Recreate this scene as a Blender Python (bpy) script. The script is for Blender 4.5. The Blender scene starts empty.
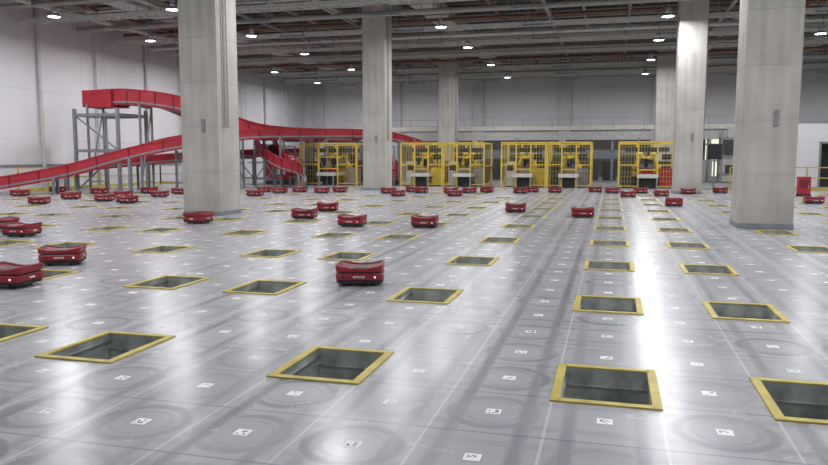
import bpy, math, random
from mathutils import Vector, Matrix
random.seed(7)
S=bpy.context.scene
try:
    S.view_settings.view_transform='Standard'
except Exception: pass

# ------------------------------------------------------------ materials
def newmat(name):
    m=bpy.data.materials.new(name); m.use_nodes=True
    nt=m.node_tree; b=nt.nodes['Principled BSDF']
    return m,nt,b
def simple(name,col,rough=0.5,metal=0.0,var=0.12,scale=6.0,emit=None,es=0):
    m,nt,b=newmat(name)
    tc=nt.nodes.new('ShaderNodeTexCoord'); n=nt.nodes.new('ShaderNodeTexNoise')
    n.inputs['Scale'].default_value=scale; n.inputs['Detail'].default_value=3
    nt.links.new(tc.outputs['Object'],n.inputs['Vector'])
    r=nt.nodes.new('ShaderNodeValToRGB')
    r.color_ramp.elements[0].position=.3; r.color_ramp.elements[1].position=.7
    r.color_ramp.elements[0].color=[c*(1-var) for c in col]+[1]
    r.color_ramp.elements[1].color=[min(1,c*(1+var)) for c in col]+[1]
    nt.links.new(n.outputs['Fac'],r.inputs['Fac']); nt.links.new(r.outputs['Color'],b.inputs['Base Color'])
    b.inputs['Roughness'].default_value=rough; b.inputs['Metallic'].default_value=metal
    if emit:
        b.inputs['Emission Color'].default_value=list(emit)+[1]; b.inputs['Emission Strength'].default_value=es
    return m
class N:
    def __init__(s,nt): s.nt=nt
    def m(s,op,a,b=None,c=None,clamp=False):
        n=s.nt.nodes.new('ShaderNodeMath'); n.operation=op; n.use_clamp=clamp
        for i,v in enumerate((a,b,c)):
            if v is None: continue
            if isinstance(v,(int,float)): n.inputs[i].default_value=v
            else: s.nt.links.new(v,n.inputs[i])
        return n.outputs[0]
    def mix(s,f,a,b):
        n=s.nt.nodes.new('ShaderNodeMix'); n.data_type='RGBA'
        for k,v in ((0,f),(6,a),(7,b)):
            if isinstance(v,(int,float)): n.inputs[k].default_value=v
            elif isinstance(v,(tuple,list)): n.inputs[k].default_value=list(v)+[1]
            else: s.nt.links.new(v,n.inputs[k])
        return n.outputs[2]
    def noise(s,vec,scale,detail=3):
        n=s.nt.nodes.new('ShaderNodeTexNoise'); n.inputs['Scale'].default_value=scale; n.inputs['Detail'].default_value=detail
        s.nt.links.new(vec,n.inputs['Vector']); return n.outputs['Fac']
    def comb(s,x,y,z=0.0):
        n=s.nt.nodes.new('ShaderNodeCombineXYZ')
        for i,v in enumerate((x,y,z)):
            if isinstance(v,(int,float)): n.inputs[i].default_value=v
            else: s.nt.links.new(v,n.inputs[i])
        return n.outputs[0]
    def white(s,vec):
        n=s.nt.nodes.new('ShaderNodeTexWhiteNoise'); n.noise_dimensions='3D'
        s.nt.links.new(vec,n.inputs['Vector']); return n.outputs['Value']
CX,CY=0.68,0.731
Y0=5.18
def floor_mat():
    m,nt,b=newmat('steel_plate_floor'); g=N(nt)
    tc=nt.nodes.new('ShaderNodeTexCoord'); o=tc.outputs['Object']
    sp=nt.nodes.new('ShaderNodeSeparateXYZ'); nt.links.new(o,sp.inputs[0])
    u=g.m('DIVIDE',sp.outputs[0],CX); v=g.m('DIVIDE',g.m('SUBTRACT',sp.outputs[1],Y0),CY)
    ui=g.m('ROUND',u); vi=g.m('ROUND',v)
    du=g.m('MULTIPLY',g.m('SUBTRACT',u,ui),CX); dv=g.m('MULTIPLY',g.m('SUBTRACT',v,vi),CY)
    cell=g.white(g.comb(ui,vi,1.0)); cell2=g.white(g.comb(ui,vi,5.0)); col=g.white(g.comb(ui,0.0,3.0)); row=g.white(g.comb(0.0,vi,9.0))
    su=g.m('LESS_THAN',g.m('SUBTRACT',CX/2,g.m('ABSOLUTE',du)),0.009)
    sv=g.m('LESS_THAN',g.m('SUBTRACT',CY/2,g.m('ABSOLUTE',dv)),0.009)
    seam=g.m('MAXIMUM',su,sv)
    nz=g.noise(o,3.0,4); nb=g.noise(o,0.35,3); nf=g.noise(o,14,4); nm=g.noise(o,1.3,5)
    wob=g.m('MULTIPLY',g.m('SUBTRACT',nz,0.5),0.03)
    r=g.m('ADD',g.m('SQRT',g.m('ADD',g.m('MULTIPLY',du,du),g.m('MULTIPLY',dv,dv))),wob)
    def band(x,c,w,k=1.6):
        return g.m('MULTIPLY',g.m('SUBTRACT',1.0,g.m('DIVIDE',g.m('ABSOLUTE',g.m('SUBTRACT',x,c)),w)),k,clamp=True)
    brk=g.m('MULTIPLY_ADD',nm,2.2,-0.35,clamp=True)
    ring=g.m('MULTIPLY',g.m('MAXIMUM',band(r,0.265,0.05),g.m('MULTIPLY',band(r,0.18,0.02),0.45)),g.m('MULTIPLY',g.m('GREATER_THAN',cell,0.35),g.m('MULTIPLY',g.m('ADD',0.45,g.m('MULTIPLY',cell2,0.6)),brk)))
    st1=g.noise(g.comb(g.m('MULTIPLY',sp.outputs[0],3.0),g.m('MULTIPLY',sp.outputs[1],0.3)),1.0,4)
    st2=g.noise(g.comb(g.m('MULTIPLY',sp.outputs[0],0.3),g.m('MULTIPLY',sp.outputs[1],3.0)),1.0,4)
    ty=g.m('MULTIPLY',band(g.m('ABSOLUTE',du),0.21,0.06),g.m('MULTIPLY',g.m('MULTIPLY_ADD',st1,2.6,-0.6,clamp=True),g.m('MULTIPLY_ADD',col,0.8,0.3)))
    tx=g.m('MULTIPLY',band(g.m('ABSOLUTE',dv),0.22,0.06),g.m('MULTIPLY',g.m('MULTIPLY_ADD',st2,2.6,-0.7,clamp=True),g.m('MULTIPLY_ADD',row,0.8,0.25)))
    dirt=g.m('MAXIMUM',ring,g.m('MAXIMUM',ty,g.m('MULTIPLY',tx,0.85)))
    base=g.mix(g.m('MULTIPLY_ADD',nb,1.8,-0.4,clamp=True),(0.37,0.37,0.395),(0.49,0.49,0.515))
    base=g.mix(g.m('MULTIPLY',cell2,0.28),base,(0.58,0.58,0.61))
    base=g.mix(g.m('MULTIPLY_ADD',nm,1.2,-0.45,clamp=True),base,(0.33,0.33,0.355))
    base=g.mix(g.m('MULTIPLY',nf,0.2),base,(0.26,0.26,0.285))
    base=g.mix(g.m('MULTIPLY',dirt,0.68),base,(0.12,0.12,0.135))
    base=g.mix(g.m('MULTIPLY',su,0.45),base,(0.72,0.72,0.74))
    base=g.mix(g.m('MULTIPLY',sv,0.5),base,(0.14,0.14,0.16))
    nt.links.new(base,b.inputs['Base Color'])
    ro=g.m('MULTIPLY_ADD',nz,0.16,0.17)
    nt.links.new(ro,b.inputs['Roughness'])
    b.inputs['Specular IOR Level'].default_value=0.22
    bp=nt.nodes.new('ShaderNodeBump'); bp.inputs['Strength'].default_value=0.08; bp.inputs['Distance'].default_value=0.01
    nt.links.new(g.m('SUBTRACT',nb,g.m('MULTIPLY',seam,0.5)),bp.inputs['Height']); nt.links.new(bp.outputs[0],b.inputs['Normal'])
    return m
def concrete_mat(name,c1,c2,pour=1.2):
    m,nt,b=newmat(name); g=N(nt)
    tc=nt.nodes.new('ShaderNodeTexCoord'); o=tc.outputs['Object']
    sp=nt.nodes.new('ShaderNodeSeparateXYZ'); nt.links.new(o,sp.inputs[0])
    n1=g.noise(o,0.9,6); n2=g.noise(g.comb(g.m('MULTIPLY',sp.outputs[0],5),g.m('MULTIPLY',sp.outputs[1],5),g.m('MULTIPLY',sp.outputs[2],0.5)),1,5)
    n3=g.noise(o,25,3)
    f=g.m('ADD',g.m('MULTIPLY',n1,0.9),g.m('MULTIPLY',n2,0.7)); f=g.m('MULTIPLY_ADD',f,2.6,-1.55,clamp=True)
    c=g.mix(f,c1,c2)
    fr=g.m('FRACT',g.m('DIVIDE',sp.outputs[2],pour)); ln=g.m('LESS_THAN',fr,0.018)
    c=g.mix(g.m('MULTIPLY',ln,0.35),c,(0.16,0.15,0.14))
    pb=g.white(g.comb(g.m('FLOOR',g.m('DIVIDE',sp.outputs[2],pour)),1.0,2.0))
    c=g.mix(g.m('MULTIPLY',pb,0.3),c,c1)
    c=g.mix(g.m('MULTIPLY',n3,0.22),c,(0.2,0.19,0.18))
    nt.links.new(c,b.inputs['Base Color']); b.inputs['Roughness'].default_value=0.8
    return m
def panel_mat(name,c1,pitch):
    m,nt,b=newmat(name); g=N(nt)
    tc=nt.nodes.new('ShaderNodeTexCoord'); o=tc.outputs['Object']
    sp=nt.nodes.new('ShaderNodeSeparateXYZ'); nt.links.new(o,sp.inputs[0])
    hor=g.m('ADD',sp.outputs[0],sp.outputs[1])
    l1=g.m('LESS_THAN',g.m('FRACT',g.m('DIVIDE',hor,pitch)),0.012)
    l2=g.m('LESS_THAN',g.m('FRACT',g.m('DIVIDE',sp.outputs[2],2.4)),0.012)
    n=g.noise(o,0.4,4)
    c=g.mix(n,[x*0.85 for x in c1],c1)
    c=g.mix(g.m('MULTIPLY',g.m('MAXIMUM',l1,l2),0.3),c,[x*0.4 for x in c1])
    nt.links.new(c,b.inputs['Base Color']); b.inputs['Roughness'].default_value=0.6
    return m
def qr_mat():
    m,nt,b=newmat('qr_label'); g=N(nt)
    tc=nt.nodes.new('ShaderNodeTexCoord')
    sp=nt.nodes.new('ShaderNodeSeparateXYZ'); nt.links.new(tc.outputs['Object'],sp.inputs[0])
    w=g.white(g.comb(g.m('FLOOR',g.m('MULTIPLY',sp.outputs[0],70)),g.m('FLOOR',g.m('MULTIPLY',sp.outputs[1],70)),1.0))
    c=g.mix(g.m('GREATER_THAN',w,0.7),(0.9,0.9,0.9),(0.05,0.05,0.05))
    nt.links.new(c,b.inputs['Base Color']); b.inputs['Roughness'].default_value=0.4
    return m
M={}
M['floor']=floor_mat()
M['conc']=concrete_mat('column_concrete',(0.56,0.53,0.49),(0.36,0.34,0.31))
M['slabfloor']=concrete_mat('concrete_floor',(0.28,0.28,0.28),(0.22,0.22,0.22))
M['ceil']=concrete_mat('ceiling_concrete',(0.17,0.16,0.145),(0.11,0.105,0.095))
M['wall']=panel_mat('white_wall_panel',(0.74,0.725,0.755),3.0)
M['wallgrey']=panel_mat('grey_wall_panel',(0.10,0.095,0.09),2.0)
M['pil']=simple('pilaster_paint',(0.58,0.57,0.59),0.7)
M['qr']=qr_mat(); M['qrw']=simple('qr_white',(0.92,0.92,0.92),0.4,var=.03)
M['yel']=simple('yellow_paint',(0.54,0.43,0.07),0.5,var=0.22,scale=5)
M['yel2']=simple('machine_yellow',(0.76,0.53,0.07),0.45)
M['galv']=simple('galvanised_steel',(0.42,0.43,0.42),0.33,0.85,var=.25,scale=4)
M['chw']=simple('chute_steel',(0.56,0.59,0.57),0.25,0.6,var=.4,scale=5)
M['chbot']=simple('chute_base',(0.22,0.23,0.19),0.3,.3,var=.5,scale=3)
M['red']=simple('red_plastic',(0.26,0.012,0.02),0.45,var=.1)
M['redc']=simple('red_conveyor_paint',(0.42,0.016,0.03),0.5,var=.15,scale=2)
M['dred']=simple('dark_red_tray',(0.16,0.010,0.014),0.5)
M['blk']=simple('black_rubber',(0.018,0.018,0.02),0.5)
M['belt']=simple('belt_grey',(0.06,0.06,0.065),0.6)
M['steel']=simple('painted_steel_grey',(0.22,0.23,0.25),0.5)
M['pipe']=simple('pipe_grey',(0.33,0.315,0.29),0.5)
M['pipew']=simple('duct_light',(0.54,0.53,0.50),0.45)
M['rpipe']=simple('sprinkler_red',(0.24,0.11,0.08),0.5)
M['lab']=simple('white_label',(0.85,0.85,0.85),0.4,var=.02)
M['cab']=simple('cabinet_cream',(0.60,0.58,0.53),0.5)
M['card']=simple('cardboard',(0.40,0.29,0.18),0.7)
M['screen']=simple('screen_dark',(0.02,0.022,0.03),0.15)
M['wire']=simple('fence_wire',(0.60,0.45,0.10),0.5)
M['lamp']=simple('lamp_glow',(1,1,1),0.4,emit=(0.95,0.97,1.0),es=14)
M['lampsh']=simple('lamp_housing',(0.35,0.35,0.37),0.4,0.5)
M['led']=simple('led_white',(0.7,0.8,0.8),0.4,emit=(0.8,0.95,1),es=1.2)
M['day']=simple('daylight_glazing',(0.9,0.85,0.7),0.5,emit=(1.0,0.9,0.68),es=0.8)
M['mezz']=simple('mezzanine_fascia',(0.42,0.41,0.40),0.55)
M['dark']=simple('dark_equipment',(0.05,0.05,0.05),0.6)

# ------------------------------------------------------------ mesh builder
class B:
    def __init__(s): s.v=[];s.f=[];s.m=[];s.mats=[];s.sm=[]
    def mi(s,k):
        if k not in s.mats: s.mats.append(k)
        return s.mats.index(k)
    def add(s,vs,fs,k,smooth=False):
        o=len(s.v); s.v+= [tuple(x) for x in vs]; i=s.mi(k)
        for f in fs: s.f.append([o+j for j in f]); s.m.append(i); s.sm.append(smooth)
    def box(s,c,d,k,rz=0,ry=0):
        x,y,z=[a/2 for a in d]
        R=Matrix.Rotation(rz,3,'Z')@Matrix.Rotation(ry,3,'Y')
        vs=[R@Vector((sx*x,sy*y,sz*z))+Vector(c) for sz in(-1,1) for sy in(-1,1) for sx in(-1,1)]
        s.add(vs,[(0,2,3,1),(4,5,7,6),(0,1,5,4),(2,6,7,3),(0,4,6,2),(1,3,7,5)],k)
    def bb(s,x0,x1,y0,y1,z0,z1,k): s.box(((x0+x1)/2,(y0+y1)/2,(z0+z1)/2),(abs(x1-x0),abs(y1-y0),abs(z1-z0)),k)
    def frame(s,a,b):
        a=Vector(a);b=Vector(b);t=(b-a).normalized()
        up=Vector((0,0,1)) if abs(t.z)<.95 else Vector((0,1,0))
        u=t.cross(up).normalized(); w=u.cross(t).normalized(); return a,b,u,w
    def bar(s,a,b,w,h,k):
        a,b,u,n=s.frame(a,b)
        vs=[p+u*sx*w/2+n*sz*h/2 for p in(a,b) for sx,sz in((-1,-1),(1,-1),(1,1),(-1,1))]
        s.add(vs,[(0,1,2,3),(7,6,5,4),(0,4,5,1),(1,5,6,2),(2,6,7,3),(3,7,4,0)],k)
    def cyl(s,a,b,r,k,n=10,r2=None,cap=True):
        if r2 is None:r2=r
        a,b,u,w=s.frame(a,b)
        vs=[p+(u*math.cos(2*math.pi*i/n)+w*math.sin(2*math.pi*i/n))*rr for p,rr in((a,r),(b,r2)) for i in range(n)]
        s.add(vs,[(i,(i+1)%n,n+(i+1)%n,n+i) for i in range(n)],k,True)
        if cap:
            s.add(vs[:n],[tuple(range(n))],k); s.add(vs[n:],[tuple(range(n))[::-1]],k)
    def loft(s,secs,saddle=0.0,seg=5):
        rings=[]
        for (z,hw,hd,r,k,sd) in secs:
            pts=[]
            for cx,cy,a0 in((1,1,0),(-1,1,90),(-1,-1,180),(1,-1,270)):
                for i in range(seg+1):
                    a=math.radians(a0+90*i/seg)
                    pts.append((cx*(hw-r)+r*math.cos(a),cy*(hd-r)+r*math.sin(a)))
            out=[]
            n=len(pts)
            for i in range(n):
                out.append(pts[i])
                j=(i+1)%n
                if (i+1)%(seg+1)==0:
                    for t in(.25,.5,.75):
                        out.append((pts[i][0]*(1-t)+pts[j][0]*t,pts[i][1]*(1-t)+pts[j][1]*t))
            rings.append(([(x,y,z+sd*((x/hw)**2-0.4)) for x,y in out],k))
        for (a,_),(b,k) in zip(rings,rings[1:]):
            n=len(a); s.add(a+b,[(i,(i+1)%n,n+(i+1)%n,n+i) for i in range(n)],k)
        s.add(rings[-1][0],[tuple(range(len(rings[-1][0])))],rings[-1][1])
        s.add(rings[0][0],[tuple(range(len(rings[0][0])))[::-1]],rings[0][1])
    def mesh(s,name):
        me=bpy.data.meshes.new(name); me.from_pydata(s.v,[],s.f)
        for k in s.mats: me.materials.append(M[k])
        me.polygons.foreach_set('material_index',s.m); me.polygons.foreach_set('use_smooth',s.sm)
        me.update(); return me
    def obj(s,name,loc=(0,0,0),rz=0,bevel=0):
        o=bpy.data.objects.new(name,s.mesh(name)); S.collection.objects.link(o); o.location=loc; o.rotation_euler=(0,0,rz)
        if bevel:
            b=o.modifiers.new('bevel','BEVEL'); b.width=bevel; b.segments=2; b.limit_method='ANGLE'
        return o
def inst(name,me,loc,rz=0,parent=None):
    o=bpy.data.objects.new(name,me); S.collection.objects.link(o); o.location=loc; o.rotation_euler=(0,0,rz)
    if parent: o.parent=parent
    return o

# ------------------------------------------------------------ layout
XL,XR,YB=-27.0,24.0,62.0
PX0,PX1,PY0,PY1=-26.2,14.0,-0.5,38.4
cols=[(-10.85,18.4),(3.35,18.3),(17.9,18.3)]+[(x,y) for y in(34.3,50.3) for x in(-11.1,3.2,17.9)]
HW,HD=0.305,0.395
cells=[k*8+j for k in range(-5,3) for j in(0,2,5)]
holes=[]
for c in cells:
    x=c*CX
    if x<PX0+1.2 or x>PX1-0.8: continue
    for r in range(-1,11):
        y=Y0+4*CY*r
        if any(abs(x-a)<1.15 and abs(y-b)<1.35 for a,b in cols): continue
        if r>=9 and random.random()<.15: continue
        holes.append((x,y,c,r))
xs={PX0,PX1}; ys={PY0,PY1}
for x,y,_,_ in holes: xs|={round(x-HW,4),round(x+HW,4)}; ys|={round(y-HD,4),round(y+HD,4)}
xs=sorted(xs); ys=sorted(ys)
def inhole(mx,my): return any(abs(mx-x)<.05 and abs(my-y)<.05 for x,y,_,_ in holes)
f=B()
vs=[(x,y,0) for y in ys for x in xs]; fs=[]
nx=len(xs)
for j in range(len(ys)-1):
    for i in range(nx-1):
        mx=(xs[i]+xs[i+1])/2; my=(ys[j]+ys[j+1])/2
        if inhole(mx,my) and abs(xs[i+1]-xs[i]-2*HW)<.01 and abs(ys[j+1]-ys[j]-2*HD)<.01: continue
        fs.append((j*nx+i,j*nx+i+1,(j+1)*nx+i+1,(j+1)*nx+i))
f.add(vs,fs,'floor')
f.bb(PX0,XR,PY1,YB,-0.1,0,'slabfloor'); f.bb(PX1,XR,PY0-8,PY1,-0.1,0,'slabfloor'); f.bb(XL,PX0,PY0-8,YB,-0.1,0,'slabfloor')
f.bb(PX0,PX1,PY0-8,PY0,-0.1,0,'slabfloor')
f.obj('floor')
q=B()
hc={}
for x,y,c,r in holes: hc[(c,4*r)]=1
for c in range(int(PX0/CX)+1,int(PX1/CX)):
    for r in range(-6,45):
        if (c,r) in hc: continue
        x=c*CX;y=Y0+r*CY
        if any(abs(x-a)<.7 and abs(y-b)<.7 for a,b in cols): continue
        if y>PY1-.3 or y<0: continue
        a=.047
        q.add([(x-a,y-a,.0015),(x+a,y-a,.0015),(x+a,y+a,.0015),(x-a,y+a,.0015)],[(0,1,2,3)],'qrw')
        a=.031
        q.add([(x-a,y-a,.0025),(x+a,y-a,.0025),(x+a,y+a,.0025),(x-a,y+a,.0025)],[(0,1,2,3)],'qr')
q.obj('floor_qr_markers')
ch=B(); fw=.05; t=.012
for sx in(-1,1): ch.bb(sx*HW-sx*0.012,sx*(HW+fw),-HD-fw,HD+fw,0.001,t,'yel')
for sy in(-1,1): ch.bb(-HW,HW,sy*HD-sy*0.012,sy*(HD+fw),0.001,t,'yel')
w=HW-.003;d=HD-.003
zb=-.6
ch.add([(-w,-d,0),(w,-d,0),(w,d,0),(-w,d,0),(-w*.9,-d*.95,zb),(w*.9,-d*.95,zb),(w*.9,d*.95,zb),(-w*.9,d*.95,zb)],
 [(0,1,5,4),(1,2,6,5),(2,3,7,6),(3,0,4,7)],'chw')
ch.add([(-w*.9,-d*.95,zb),(w*.9,-d*.95,zb),(w*.9,d*.95,zb+.22),(-w*.9,d*.95,zb+.22)],[(0,1,2,3)],'chbot')
ch.bb(-w,w,d-.03,d-.005,-.15,-.13,'galv'); ch.bb(-w,-w+.02,-d,d,-.08,-.06,'galv'); ch.bb(w-.02,w,-d,d,-.08,-.06,'galv')
chme=ch.mesh('chute')
par=bpy.data.objects.new('parcel_chute_openings',None); S.collection.objects.link(par)
for i,(x,y,c,r) in enumerate(holes): inst('chute_%d'%(i+1),chme,(x,y,0),0,par)

# columns
cb=B(); a=.565
H=10.28
cb.bb(-a,a,-a,a,0,H,'conc')
cb.bb(-a-.012,a+.012,-a-.012,a+.012,0,.12,'steel')
cb.box((a*.2,-a-.02,2.45),(.1,.03,.35),'steel')
cb.cyl((a+.05,-a*.5,2.4),(a+.05,-a*.5,H-1.0),.025,'pipe',8)
cb.cyl((a+.05,-a*.2,2.4),(a+.05,-a*.2,H-1.0),.02,'pipe',8)
cme=cb.mesh('concrete_column')
for i,(x,y) in enumerate(cols):
    o=inst('concrete_column' if i==0 else 'concrete_column.%03d'%i,cme,(x,y,0))
    b_=o.modifiers.new('bevel','BEVEL'); b_.width=.02; b_.limit_method='ANGLE'

# walls
w=B(); w.bb(XL-.3,XL,-8,YB+.3,0,11,'wall'); w.obj('wall_left')
w=B(); w.bb(XL,XR,YB,YB+.3,3.7,11,'wall'); w.bb(XL,XR,YB,YB+.3,0,3.7,'wallgrey'); w.obj('wall_back')
w=B(); w.bb(XR,XR+.3,-8,YB+.3,0,11,'wall'); w.obj('wall_right')
w=B()
for y in(2.3,10.3,18.3,26.3,34.3,42.3,50.3,58): w.bb(XL,XL+.25,y-.35,y+.35,0,10.28,'pil')
for y in(6,14,22,30,38.5,46.5,54): w.cyl((XL+.12,y,0),(XL+.12,y,9),.09,'pipew')
w.bb(XL,XL+.06,-8,YB,1.15,1.25,'steel'); w.obj('trim_1')
w=B()
for x in(-25.5,-18.3,-11.05,-3.8,3.4,10.6,17.9): w.bb(x-.45,x+.45,YB-.3,YB,0,10.28,'pil')
w.bb(XL,XR,YB-.12,YB,3.62,3.8,'steel'); w.obj('trim_2')
for i,(x0,x1,z0,z1) in enumerate([(5.2,8.2,.0,4.0),(12.5,15.5,0,3.6)]):
    w=B(); w.bb(x0,x1,YB-.06,YB-.02,z0,z1,'day')
    for k in range(5): 
        xx=x0+(x1-x0)*k/4; w.bb(xx-.05,xx+.05,YB-.14,YB-.04,z0,z1,'steel')
    for z in(z0+.05,1.3,2.6,z1): w.bb(x0-.05,x1+.05,YB-.14,YB-.04,z-.05,z+.05,'steel')
    w.obj('door_%d'%(i+1))

# ceiling
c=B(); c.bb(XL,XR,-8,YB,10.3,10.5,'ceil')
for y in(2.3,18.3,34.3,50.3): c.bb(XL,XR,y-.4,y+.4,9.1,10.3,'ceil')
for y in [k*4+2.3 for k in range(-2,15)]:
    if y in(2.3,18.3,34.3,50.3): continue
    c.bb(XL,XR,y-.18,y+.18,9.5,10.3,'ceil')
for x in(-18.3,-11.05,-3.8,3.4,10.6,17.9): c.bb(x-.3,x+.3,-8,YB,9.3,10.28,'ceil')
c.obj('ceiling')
p=B()
def hang(x,y,z): p.cyl((x,y,z),(x,y,9.6),.018,'pipe',5)
plist=[(14,8.5,.07,'pipe'),(21,8.3,.11,'pipew'),(25,8.6,.08,'rpipe'),(27.2,8.2,.11,'pipe'),(30.5,8.5,.08,'pipew'),(32.6,8.1,.13,'pipe'),(36.3,8.4,.09,'rpipe'),
  (38.7,8.0,.11,'pipew'),(41.5,8.3,.14,'pipe'),(43.6,7.9,.09,'pipe'),(46,8.3,.15,'pipew'),(48,7.9,.09,'rpipe'),(52.5,8.0,.13,'pipe'),(55,8.1,.15,'pipe'),(57.5,8.1,.13,'pipew'),(60,8.0,.13,'pipe')]
for i in range(20):
    plist.append((20+i*2.05,8.9+random.uniform(-.15,.15),random.uniform(.05,.1),random.choice(['pipe','pipe','pipew','steel','pipew'])))
for y,z,r,k in plist:
    p.cyl((XL+.3,y,z),(XR-.2,y,z),r,k,8)
    for i in range(8): hang(XL+3+i*6.3,y,z)
for x,z,r,k in[(-24.6,8.3,.14,'pipew'),(-23.8,8.5,.1,'rpipe'),(-15.6,8.75,.08,'pipe'),(-13.2,8.7,.11,'pipew'),(-5.7,8.75,.09,'rpipe'),(-1.5,8.75,.08,'pipe'),(6,8.75,.12,'pipew'),(8.8,8.8,.08,'rpipe'),(14,8.8,.12,'pipe'),
   (-19.5,8.2,.08,'pipew'),(-16.4,8.0,.07,'steel'),(-12.6,8.2,.07,'pipe'),(-3.0,8.2,.09,'pipe'),(.6,8.25,.07,'steel'),(4.8,8.1,.08,'pipe')]:
    p.cyl((x,-6,z),(x,YB-.4,z),r,k,8)
    for i in range(10): hang(x,3+i*6.1,z)
for x in range(-24,22,4):
    for y in range(16,60,5):
        p.cyl((x+.5,y,7.9),(x+.5,y,9.6),.022,'rpipe',5); p.cyl((x+.5,y,7.86),(x+.5,y,7.9),.05,'rpipe',8)
for x in range(-22,20,6):
    for y in range(22,60,4):
        p.cyl((x,y,7.55),(x,y,9.6),.02,'steel',5); p.cyl((x+1.2,y,7.55),(x+1.2,y,9.6),.02,'steel',5); p.bb(x-.1,x+1.3,y-.03,y+.03,7.52,7.58,'steel')
p.obj('ceiling_pipes')
t_=B()
for y,z in[(23,7.95),(29,7.8),(35.5,7.75),(40.2,7.7),(44.9,7.75),(51.3,7.7),(56.2,7.6)]:
    for dy in(-.25,.25): t_.bb(XL+.3,XR-.3,y+dy-.02,y+dy+.02,z,z+.17,'pipew')
    x=XL+.6
    while x<XR-.5:
        t_.bb(x-.02,x+.02,y-.25,y+.25,z+.02,z+.05,'pipe'); x+=.45
    t_.cyl((XL+.3,y-.08,z+.08),(XR-.3,y-.08,z+.08),.04,'blk',6); t_.cyl((XL+.3,y+.07,z+.08),(XR-.3,y+.07,z+.08),.05,'pipew',6)
    for i in range(12):
        for dy in(-.25,.25): t_.cyl((XL+2+i*4.2,y+dy,z),(XL+2+i*4.2,y+dy,9.6),.015,'pipe',5)
t_.obj('cable_trays')
d_=B()
for x,z in((-21.2,8.3),(-8.9,8.75),(12,8.6)):
    y=-6
    while y<YB-2:
        d_.bb(x-.55,x+.55,y,y+1.94,z,z+.55,'pipew'); d_.bb(x-.59,x+.59,y+1.94,y+2.0,z-.04,z+.59,'galv'); y+=2
    for k in range(14):
        d_.box((x,-4+k*4.5,z-.06),(1.4,.06,.05),'steel')
        for sx in(-.66,.66): d_.cyl((x+sx,-4+k*4.5,z-.06),(x+sx,-4+k*4.5,9.6),.012,'pipe',5)
d_.obj('air_ducts')

# lamps
lm=B()
lm.cyl((0,0,0),(0,0,.16),.26,'lampsh',20,.12,cap=False); lm.cyl((0,0,.16),(0,0,.36),.11,'lampsh',14)
lm.cyl((0,0,.36),(0,0,1.7),.012,'pipe',6); lm.cyl((0,0,.015),(0,0,.03),.235,'lamp',20)
lme=lm.mesh('high_bay_lamp')
ld=bpy.data.lights.new('lamp_light','AREA'); ld.shape='DISK'; ld.size=.46; ld.energy=230; ld.color=(.965,.975,1.0)
n=0
for x in(-22.6,-17.0,-7.6,2.1,9.4,19.0):
    for y in(5,12,19.5,26.2,32.8,39.2,46.9,54.5):
        if any(abs(x-a)<.9 and abs(y-b)<.9 for a,b in cols): continue
        o=inst('high_bay_lamp' if n==0 else 'high_bay_lamp.%03d'%n,lme,(x,y,7.4)); n+=1
        l=bpy.data.objects.new('light',ld); S.collection.objects.link(l); l.parent=o; l.location=(0,0,.008)

# ------------------------------------------------------------ sorting robots
r=B()
r.loft([(.03,.25,.23,.05,'blk',0),(.035,.275,.255,.07,'blk',0),(.08,.285,.265,.08,'blk',0),(.085,.295,.275,.08,'red',0),(.15,.295,.275,.08,'red',0),(.163,.285,.265,.07,'red',0),
 (.165,.265,.245,.06,'blk',0),(.182,.265,.245,.06,'blk',0),(.184,.29,.27,.07,'red',0),(.222,.295,.275,.07,'red',.04),(.238,.295,.275,.07,'red',.045),(.243,.287,.267,.07,'red',.045),(.241,.268,.248,.06,'dred',.045),(.215,.25,.23,.05,'dred',.035),(.212,.1,.1,.04,'dred',0)])
for sx in(-1,1):
    r.cyl((sx*.2,-.03,.045),(sx*.245,-.03,.045),.045,'blk',14)
    for sy in(-1,1): r.cyl((sx*.13,sy*.17,.022),(sx*.16,sy*.17,.022),.022,'blk',10)
    r.box((sx*.283,0,.055),(.02,.34,.03),'blk')
for sy in(-1,1):
    r.box((0,sy*.276,.12),(.14,.004,.022),'lab'); r.box((.0,sy*.279,.12),(.11,.004,.007),'blk')
    r.box((.2,sy*.276,.12),(.02,.005,.02),'led'); r.box((-.19,sy*.276,.12),(.035,.005,.03),'blk')
    r.box((0,sy*.262,.055),(.36,.02,.03),'blk')
for sx in(-1,1): r.box((sx*.296,0,.12),(.004,.1,.02),'lab'); 
r.box((0,0,.214),(.16,.3,.006),'blk')
rme=r.mesh('sorting_robot')
def gp(px,py):
    d=1168.0/(py-157.0); xc=(px-414)/730*d
    return (-.2605*d+.9655*xc, .9655*d+.2605*xc)
rob=[(18,284,0.1),(60,264,.5),(20,236,.1),(12,228,1.2),(198,223,1.5),(302,219,.1),(328,211,.2),(352,226,.05),(360,284,.25),(425,227,.1),(516,212,.05),(583,217,.1),
 (669,206,1.5),(628,197,0),(656,196,0),(127,203,0),(39,204,.3),(71,199,0),(98,201,.2),(390,193,0),(413,192,0),(443,193,0),(470,193,0),(487,192.5,1.5),(532,192,0),(595,192,0),(128,197,0),(160,197,.2),(255,196,0),(280,193,.1),(300,192,0),(60,192,0),(100,194,0),(640,193,0),(685,192.5,0),(455,196,0),(812,203,0),
 (20,196,0),(145,193,0),(322,193,0),(340,192,0),(428,193,.4),(500,193,0),(555,192.5,0),(612,193,.2),(398,196,.3),(265,192,0),(180,194,0),(720,193,0)]
pos=[]
n=0
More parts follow.
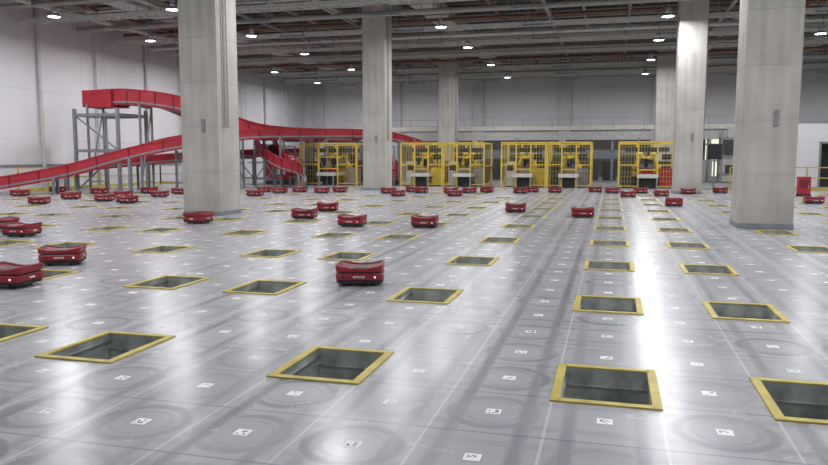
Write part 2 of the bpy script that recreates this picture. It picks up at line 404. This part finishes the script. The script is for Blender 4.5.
for px,py,rz in rob:
    x,y=gp(px,py)
    if any((x-a)**2+(y-b)**2<.5 for a,b in pos): x+=.9
    x=min(max(x,PX0+.5),PX1-.4); y=min(y,PY1-.4)
    if any(abs(x-a)<1.0 and abs(y-b)<1.0 for a,b in cols): y-=1.3
    for hx,hy,_,_ in holes:     # wheels never straddle an opening
        mx_,my_=(.62,.70) if abs(math.sin(2*rz))<.5 else (.68,.76)
        if abs(x-hx)<mx_ and abs(y-hy)<my_:
            if mx_-abs(x-hx)<my_-abs(y-hy): x=hx+math.copysign(mx_+.01,x-hx)
            else: y=hy+math.copysign(my_+.01,y-hy)
    if any((x-a)**2+(y-b)**2<.42 for a,b in pos): continue
    y=min(y,PY1-.35)
    pos.append((x,y))
    inst('sorting_robot' if n==0 else 'sorting_robot.%03d'%n,rme,(x,y,0.001),rz); n+=1

# ------------------------------------------------------------ red conveyors
def cat(P,n=6):
    P=[Vector(p) for p in P]; out=[]
    Q=[P[0]*2-P[1]]+P+[P[-1]*2-P[-2]]
    for i in range(1,len(Q)-2):
        for k in range(n):
            t=k/n;a,b_,c_,d=Q[i-1],Q[i],Q[i+1],Q[i+2]
            out.append(0.5*((2*b_)+(c_-a)*t+(2*a-5*b_+4*c_-d)*t*t+(3*b_-3*c_+d-a)*t**3))
    out.append(P[-1]); return out
def conveyor(bl,P,wd=1.0,hs=.5,legs=3,col='redc',legk='steel'):
    pts=cat(P); L=[];
    for i,p_ in enumerate(pts):
        t=(pts[min(i+1,len(pts)-1)]-pts[max(i-1,0)]); t.z=0; t.normalize()
        L.append((p_,Vector((t.y,-t.x,0))))
    def strip(o0,o1,z0,z1,k):
        vs=[]
        for p_,s_ in L:
            for oo,zz in((o0,z0),(o1,z0),(o1,z1),(o0,z1)): vs.append(p_+s_*oo+Vector((0,0,zz)))
        fs=[]
        for i in range(len(L)-1):
            for j in range(4): fs.append((4*i+j,4*i+(j+1)%4,4*i+4+(j+1)%4,4*i+4+j))
        fs+=[(0,1,2,3),(4*len(L)-1,4*len(L)-2,4*len(L)-3,4*len(L)-4)]
        bl.add(vs,fs,k)
    h=wd/2
    strip(-h-.05,-h,-.2,hs-.2,col); strip(h,h+.05,-.2,hs-.2,col)
    strip(-h-.09,-h+.03,hs-.2,hs-.15,col); strip(h-.03,h+.09,hs-.2,hs-.15,col)
    strip(-h,h,-.03,0,'belt'); strip(-h,h,-.2,-.15,'dred')
    strip(-h-.08,-h-.05,-.12,-.04,'steel'); strip(h+.05,h+.08,-.12,-.04,'steel')
    acc=legs
    for i in range(len(L)):
        p_,s_=L[i]
        if i: acc+=(L[i][0]-L[i-1][0]).length
        if i%2==0:
            for sg in(-1,1):
                q_=p_+s_*sg*(h+.06); bl.bar((q_.x,q_.y,p_.z-.2),(q_.x,q_.y,p_.z+hs-.2),.05,.04,'dred' if col=='redc' else col)
        if acc>=legs or i==len(L)-1:
            acc=0
            if p_.z<.35: continue
            A=p_+s_*(h+.1); C=p_-s_*(h+.1)
            for q_ in(A,C): bl.bar((q_.x,q_.y,0),(q_.x,q_.y,p_.z-.1),.09,.09,legk); bl.box((q_.x,q_.y,.01),(.22,.22,.02),legk)
            bl.bar((A.x,A.y,p_.z-.25),(C.x,C.y,p_.z-.25),.08,.08,legk)
            if p_.z>1.4:
                bl.bar((A.x,A.y,.4),(C.x,C.y,.4),.06,.06,legk); bl.bar((A.x,A.y,.4),(C.x,C.y,p_.z-.3),.05,.05,legk)
cv=B()
conveyor(cv,[(-25.6,25.0,.3),(-22.8,26.9,.95),(-19.7,28.9,2.0),(-18.4,33.0,2.6),(-17.0,37.5,2.8),(-14.4,42.6,2.9),(-12.4,43.8,2.6),(-11.2,43.8,2.1)],1.0,.5,2.6)
conveyor(cv,[(-24.6,31.0,4.25),(-22.6,31.2,4.3),(-20.9,31.8,4.05),(-19.9,34.0,3.4),(-19.2,37.2,2.85),(-18.2,42.5,2.8),(-16.4,45.6,2.8)],1.1,.7,2.4)
cv.box((-24.0,31.05,4.4),(1.6,1.4,.8),'redc')
conveyor(cv,[(-25.2,29.5,1.0),(-22.5,31.6,1.4),(-21.0,36.5,1.7),(-19.6,43.0,1.9)],.9,.4,3)
conveyor(cv,[(-18.3,36.6,2.3),(-17.5,35.7,1.7),(-16.6,35.4,1.1),(-16.0,35.9,.7)],.9,.6,1.5)
for x in(-25.0,-22.6):
    for y in(30.0,32.2): cv.bar((x,y,0),(x,y,3.9),.14,.14,'steel')
for z in(1.9,3.6):
    for y in(30.0,32.2): cv.bar((-25.0,y,z),(-22.6,y,z),.1,.14,'steel')
    for x in(-25.0,-22.6): cv.bar((x,30.0,z),(x,32.2,z),.1,.14,'steel')
cv.bar((-25.0,30.0,0),(-22.6,30.0,1.9),.06,.06,'steel'); cv.bar((-22.6,30.0,1.9),(-25.0,30.0,3.6),.06,.06,'steel')
cv.obj('red_belt_conveyor')
def sorter(name,loc,s=1.0):
    sm=B()
    sm.loft([(0,.9*s,.7,.1,'dark',0),(.3,.9*s,.7,.1,'dark',0),(.3,.85*s,.65,.1,'redc',0),(1.3,.85*s,.65,.1,'redc',0),(1.7,.5*s,.5,.1,'redc',0),(1.72,.45*s,.45,.08,'belt',0)])
    sm.box((.0,-.66,.85),(.8*s,.04,.5),'lab'); sm.bar((.95*s,-.5,0),(.95*s,-.5,2.2),.08,.08,'steel'); sm.bar((-.95*s,-.5,0),(-.95*s,-.5,2.2),.08,.08,'steel'); sm.bar((-.95*s,-.5,2.2),(.95*s,-.5,2.2),.08,.08,'steel')
    sm.bar((0,-.4,1.6),(.9*s,-.9,.9),.5,.08,'redc')
    sm.obj(name,loc)
sorter('red_parcel_sorter',(-18.6,39.6,0)); sorter('red_parcel_sorter.001',(-12.5,39.9,0),.75)
gc=B()
gc.bb(-19,9,50.9,51.2,2.75,3.3,'mezz'); gc.bb(-19,9,51.2,53.4,3.1,3.2,'mezz')
for x in range(-18,9,3):
    gc.bar((x,51.1,0),(x,51.1,2.8),.16,.16,'steel'); gc.bar((x,53.2,0),(x,53.2,3.1),.16,.16,'steel')
gc.bb(-18.5,8.5,52.0,52.9,3.45,3.75,'cab')
conveyor(gc,[(-9,47.2,1.7),(-4,47.2,1.7),(2,47.2,1.7)],1.0,.5,3,col='steel')
for x in range(-18,9,2): gc.bar((x,51.0,3.3),(x,51.0,4.2),.035,.035,'pipe')
for z in(3.75,4.2): gc.bar((-19,51.0,z),(9,51.0,z),.035,.035,'pipe')
k=-17.5
while k<8:
    s_=random.uniform(.8,1.8); hh=random.uniform(.9,2.0)
    gc.bb(k,k+s_,52,53,0,hh,random.choice(['dark','steel','cab','mezz','belt'])); k+=s_+random.uniform(.2,.9)
gc.obj('mezzanine_conveyor')

g_=B()
def rail(a,b,step=1.6,h=1.1):
    a=Vector(a);b=Vector(b);n=max(1,int((b-a).length/step))
    for i in range(n+1):
        q_=a.lerp(b,i/n); g_.bar(q_,q_+Vector((0,0,h)),.06,.06,'yel'); 
    for z in(h,h*.55): g_.bar(a+Vector((0,0,z)),b+Vector((0,0,z)),.05,.05,'yel')
    g_.bar(a+Vector((0,0,.08)),b+Vector((0,0,.08)),.015,.14,'yel')
rail((-26.1,2,0),(-26.1,23.5,0)); rail((-26.1,27.5,0),(-26.1,38.4,0)); rail((-26.1,38.4,0),(-22,38.4,0)); rail((12.4,38.6,0),(5.6,38.6,0)); rail((13.9,2,0),(13.9,38,0))
g_.obj('yellow_guardrail')

# ------------------------------------------------------------ robot induction stations
def station(name,x,y,wd,seed=0):
    rnd=random.Random(seed); b=B(); D=2.6; Hh=2.35
    xs_=[-wd/2+wd*i/3 for i in range(4)]
    for xx in xs_:
        for yy in(0,D):
            b.bar((xx,yy,0),(xx,yy,Hh),.08,.08,'yel2')
    for yy in(0,D): b.bar((-wd/2,yy,Hh),(wd/2,yy,Hh),.08,.08,'yel2')
    for xx in(-wd/2,wd/2):
        for z in(Hh,1.1,.15): b.bar((xx,0,z),(xx,D,z),.06,.06,'yel2')
    b.bar((-wd/2,D,1.1),(wd/2,D,1.1),.06,.06,'yel2')
    for i in range(3):
        x0,x1=xs_[i],xs_[i+1]
        if i==1: b.bar((x0,0,.95),(x1,0,.95),.06,.06,'yel2')
        lo=.12 if i!=1 else 1.6
        for z in(lo,Hh-.1): b.bar((x0,0,z),(x1,0,z),.05,.05,'yel2')
        if i!=1: b.bar((x0,0,1.2),(x1,0,1.2),.05,.05,'yel2')
        k=x0+.15
        while k<x1-.05: b.bar((k,0,lo),(k,0,Hh-.1),.012,.012,'wire'); k+=.15
        z=lo+.25
        while z<Hh-.1: b.bar((x0,0,z),(x1,0,z),.01,.01,'wire'); z+=.25
    for sx in(-1,1):
        k=.3
        while k<D: b.bar((sx*wd/2,k,.15),(sx*wd/2,k,Hh),.009,.009,'wire'); k+=.3
    b.bb(-.5,.5,-.5,1.3,.55,.75,'cab'); b.bb(-.45,.45,-.5,1.3,.75,.765,'belt')
    for xx in(-.45,.45):
        for yy in(-.42,1.2): b.bar((xx,yy,0),(xx,yy,.55),.07,.07,'steel')
    b.bb(-.3,.3,.2,.6,.765,1.0,rnd.choice(['card','redc']))
    b.bb(-.45,.45,.2,1.2,.02,.5,'dark')
    cx=xs_[0]+.4
    b.bb(cx-.25,cx+.25,.5,1.0,.05,1.35,rnd.choice(['cab','dark'])); b.bb(cx-.18,cx+.18,.49,.5,.85,1.2,'screen'); b.bb(cx-.27,cx+.27,.48,1.02,0,.05,'blk')
    cx=xs_[3]-.45
    b.bb(cx-.32,cx+.32,.6,1.1,.05,1.0,rnd.choice(['steel','yel2','redc'])); b.bar((cx,.8,1.0),(cx,.8,1.5),.05,.05,'blk'); b.box((cx,.76,1.6),(.46,.05,.28),'screen')
    b.bb(-wd/2+.1,-.5,D-.25,D-.1,.1,1.7,'dark'); b.bb(.5,wd/2-.1,D-.25,D-.1,.1,1.4,'dark'); b.bb(-.5,.5,D-.25,D-.1,.1,1.0,'yel2')
    b.bb(-wd/2+.3,wd/2-.3,1.2,1.45,1.85,2.1,'dark')
    for ax,ph in((xs_[1]-.15,.5),(xs_[2]+.2,-.6)):
        by=1.75
        b.cyl((ax,by,0),(ax,by,.6),.22,'blk',16); b.cyl((ax,by,.6),(ax,by,.85),.2,'yel2',16,.17)
        e=(ax+.15*ph,by-.15,1.0); el=(ax+.6*ph,by-.1,1.72); wr=(ax+1.1*ph,by-.75,1.5)
        b.cyl((e[0]-.16,e[1],e[2]),(e[0]+.16,e[1],e[2]),.15,'yel2',14)
        b.cyl(e,el,.11,'yel2',12,.09); b.cyl((el[0]-.13,el[1],el[2]),(el[0]+.13,el[1],el[2]),.12,'yel2',14)
        b.cyl(el,wr,.09,'yel2',12,.06); b.cyl(wr,(wr[0],wr[1],wr[2]-.35),.05,'blk',12,.05); b.box((wr[0],wr[1],wr[2]-.38),(.24,.16,.06),'steel')
    b.cyl((xs_[1],0,Hh),(xs_[1],0,Hh+.25),.03,'steel',8)
    b.bb(-.4,.4,.4,.8,Hh-.06,Hh+.04,'steel')
    b.bb(-.4,.4,D-.5,D+2.6,1.0,1.2,'steel'); b.bb(-.36,.36,D-.5,D+2.6,1.2,1.215,'belt')
    for yy in(D+.2,D+2.4):
        for xx in(-.35,.35): b.bar((xx,yy,0),(xx,yy,1.0),.07,.07,'steel')
    b.obj(name,(x,y,0))
st=[(-15.5,38.8,3.4),(-10.05,38.8,2.3),(-7.7,38.8,2.2),(-4.5,38.8,2.3),(-2.15,38.8,2.2),(1.75,38.8,2.8)]
for i,(x,y,w_) in enumerate(st):
    station('robotic_induction_station' if i==0 else 'robotic_induction_station.%03d'%i,x,y,w_,seed=i)
# white partition room with dark doorway at the right
w=B(); Y_=43.0
w.bb(9.4,10.6,Y_,Y_+.15,0,3.4,'wall'); w.bb(12.0,16.5,Y_,Y_+.15,0,3.4,'wall'); w.bb(10.6,12.0,Y_,Y_+.15,2.3,3.4,'wall')
w.bb(9.4,9.55,Y_+.15,Y_+4,0,3.4,'wall'); w.bb(9.3,16.6,Y_-.05,Y_+4,3.4,3.5,'steel'); w.bb(10.6,12.0,Y_+1.4,Y_+1.5,0,2.3,'dark')
for xx in(10.6,12.0): w.bb(xx-.05,xx+.05,Y_-.03,Y_+.17,0,2.35,'steel')
w.bb(10.55,12.05,Y_-.03,Y_+.17,2.3,2.4,'steel')
w.obj('partition_room')

def rack(name,x,y,n=3):
    b=B()
    for i in range(n+1):
        for yy in(0,1.1):
            b.bar((i*2.4,yy,0),(i*2.4,yy,3.2),.1,.1,'steel')
        for k in range(4): b.bar((i*2.4,0,.3+k*.7),(i*2.4,1.1,.6+k*.7),.04,.04,'steel')
    for z in(.5,1.6,2.7):
        for yy in(0,1.1): b.bar((0,yy,z),(n*2.4,yy,z),.06,.1,'steel')
        b.bb(0,n*2.4,.02,1.08,z+.06,z+.09,'steel')
        k=.35
        while k<n*2.4-.4:
            s_=random.uniform(.4,.75); hh=random.uniform(.3,.7)
            if random.random()<.8: b.bb(k,k+s_,.15,.9,z+.09,z+.09+hh,random.choice(['card','mezz','cab','card','dark']))
            k+=s_+.12
    b.obj(name,(x,y,0))
rack('storage_rack',6.5,48.5,3)
b=B(); b.bb(-.3,.3,-.04,.04,1.5,2.2,'screen'); b.bar((0,.05,0),(0,.05,1.7),.08,.08,'steel'); b.bb(-.35,.35,-.25,.35,0,.04,'steel'); b.bb(-.33,.33,-.02,.05,1.47,2.23,'blk'); b.obj('display_screen_stand',(4.9,38.9,0))
b=B(); b.bb(-.24,.24,-.12,.12,.1,.8,'redc'); b.bb(-.17,.17,-.13,-.12,.35,.7,'dred'); b.bb(-.26,.26,-.14,.14,0,.1,'blk'); b.bb(.12,.16,-.16,-.12,.3,.45,'galv'); b.obj('fire_extinguisher_cabinet',(7.6,33,0),bevel=.01)

# ------------------------------------------------------------ world + camera
wd=bpy.data.worlds.new('World'); S.world=wd; wd.use_nodes=True
wd.node_tree.nodes['Background'].inputs[0].default_value=(.86,.89,1,1); wd.node_tree.nodes['Background'].inputs[1].default_value=.6
cam=bpy.data.cameras.new('cam'); cam.lens=730/828*36; cam.sensor_width=36; cam.clip_end=300
co=bpy.data.objects.new('camera',cam); S.collection.objects.link(co)
co.location=(0,0,1.6); co.rotation_euler=(math.radians(90)-math.atan(75.5/730),0,math.radians(15.1))
S.camera=co
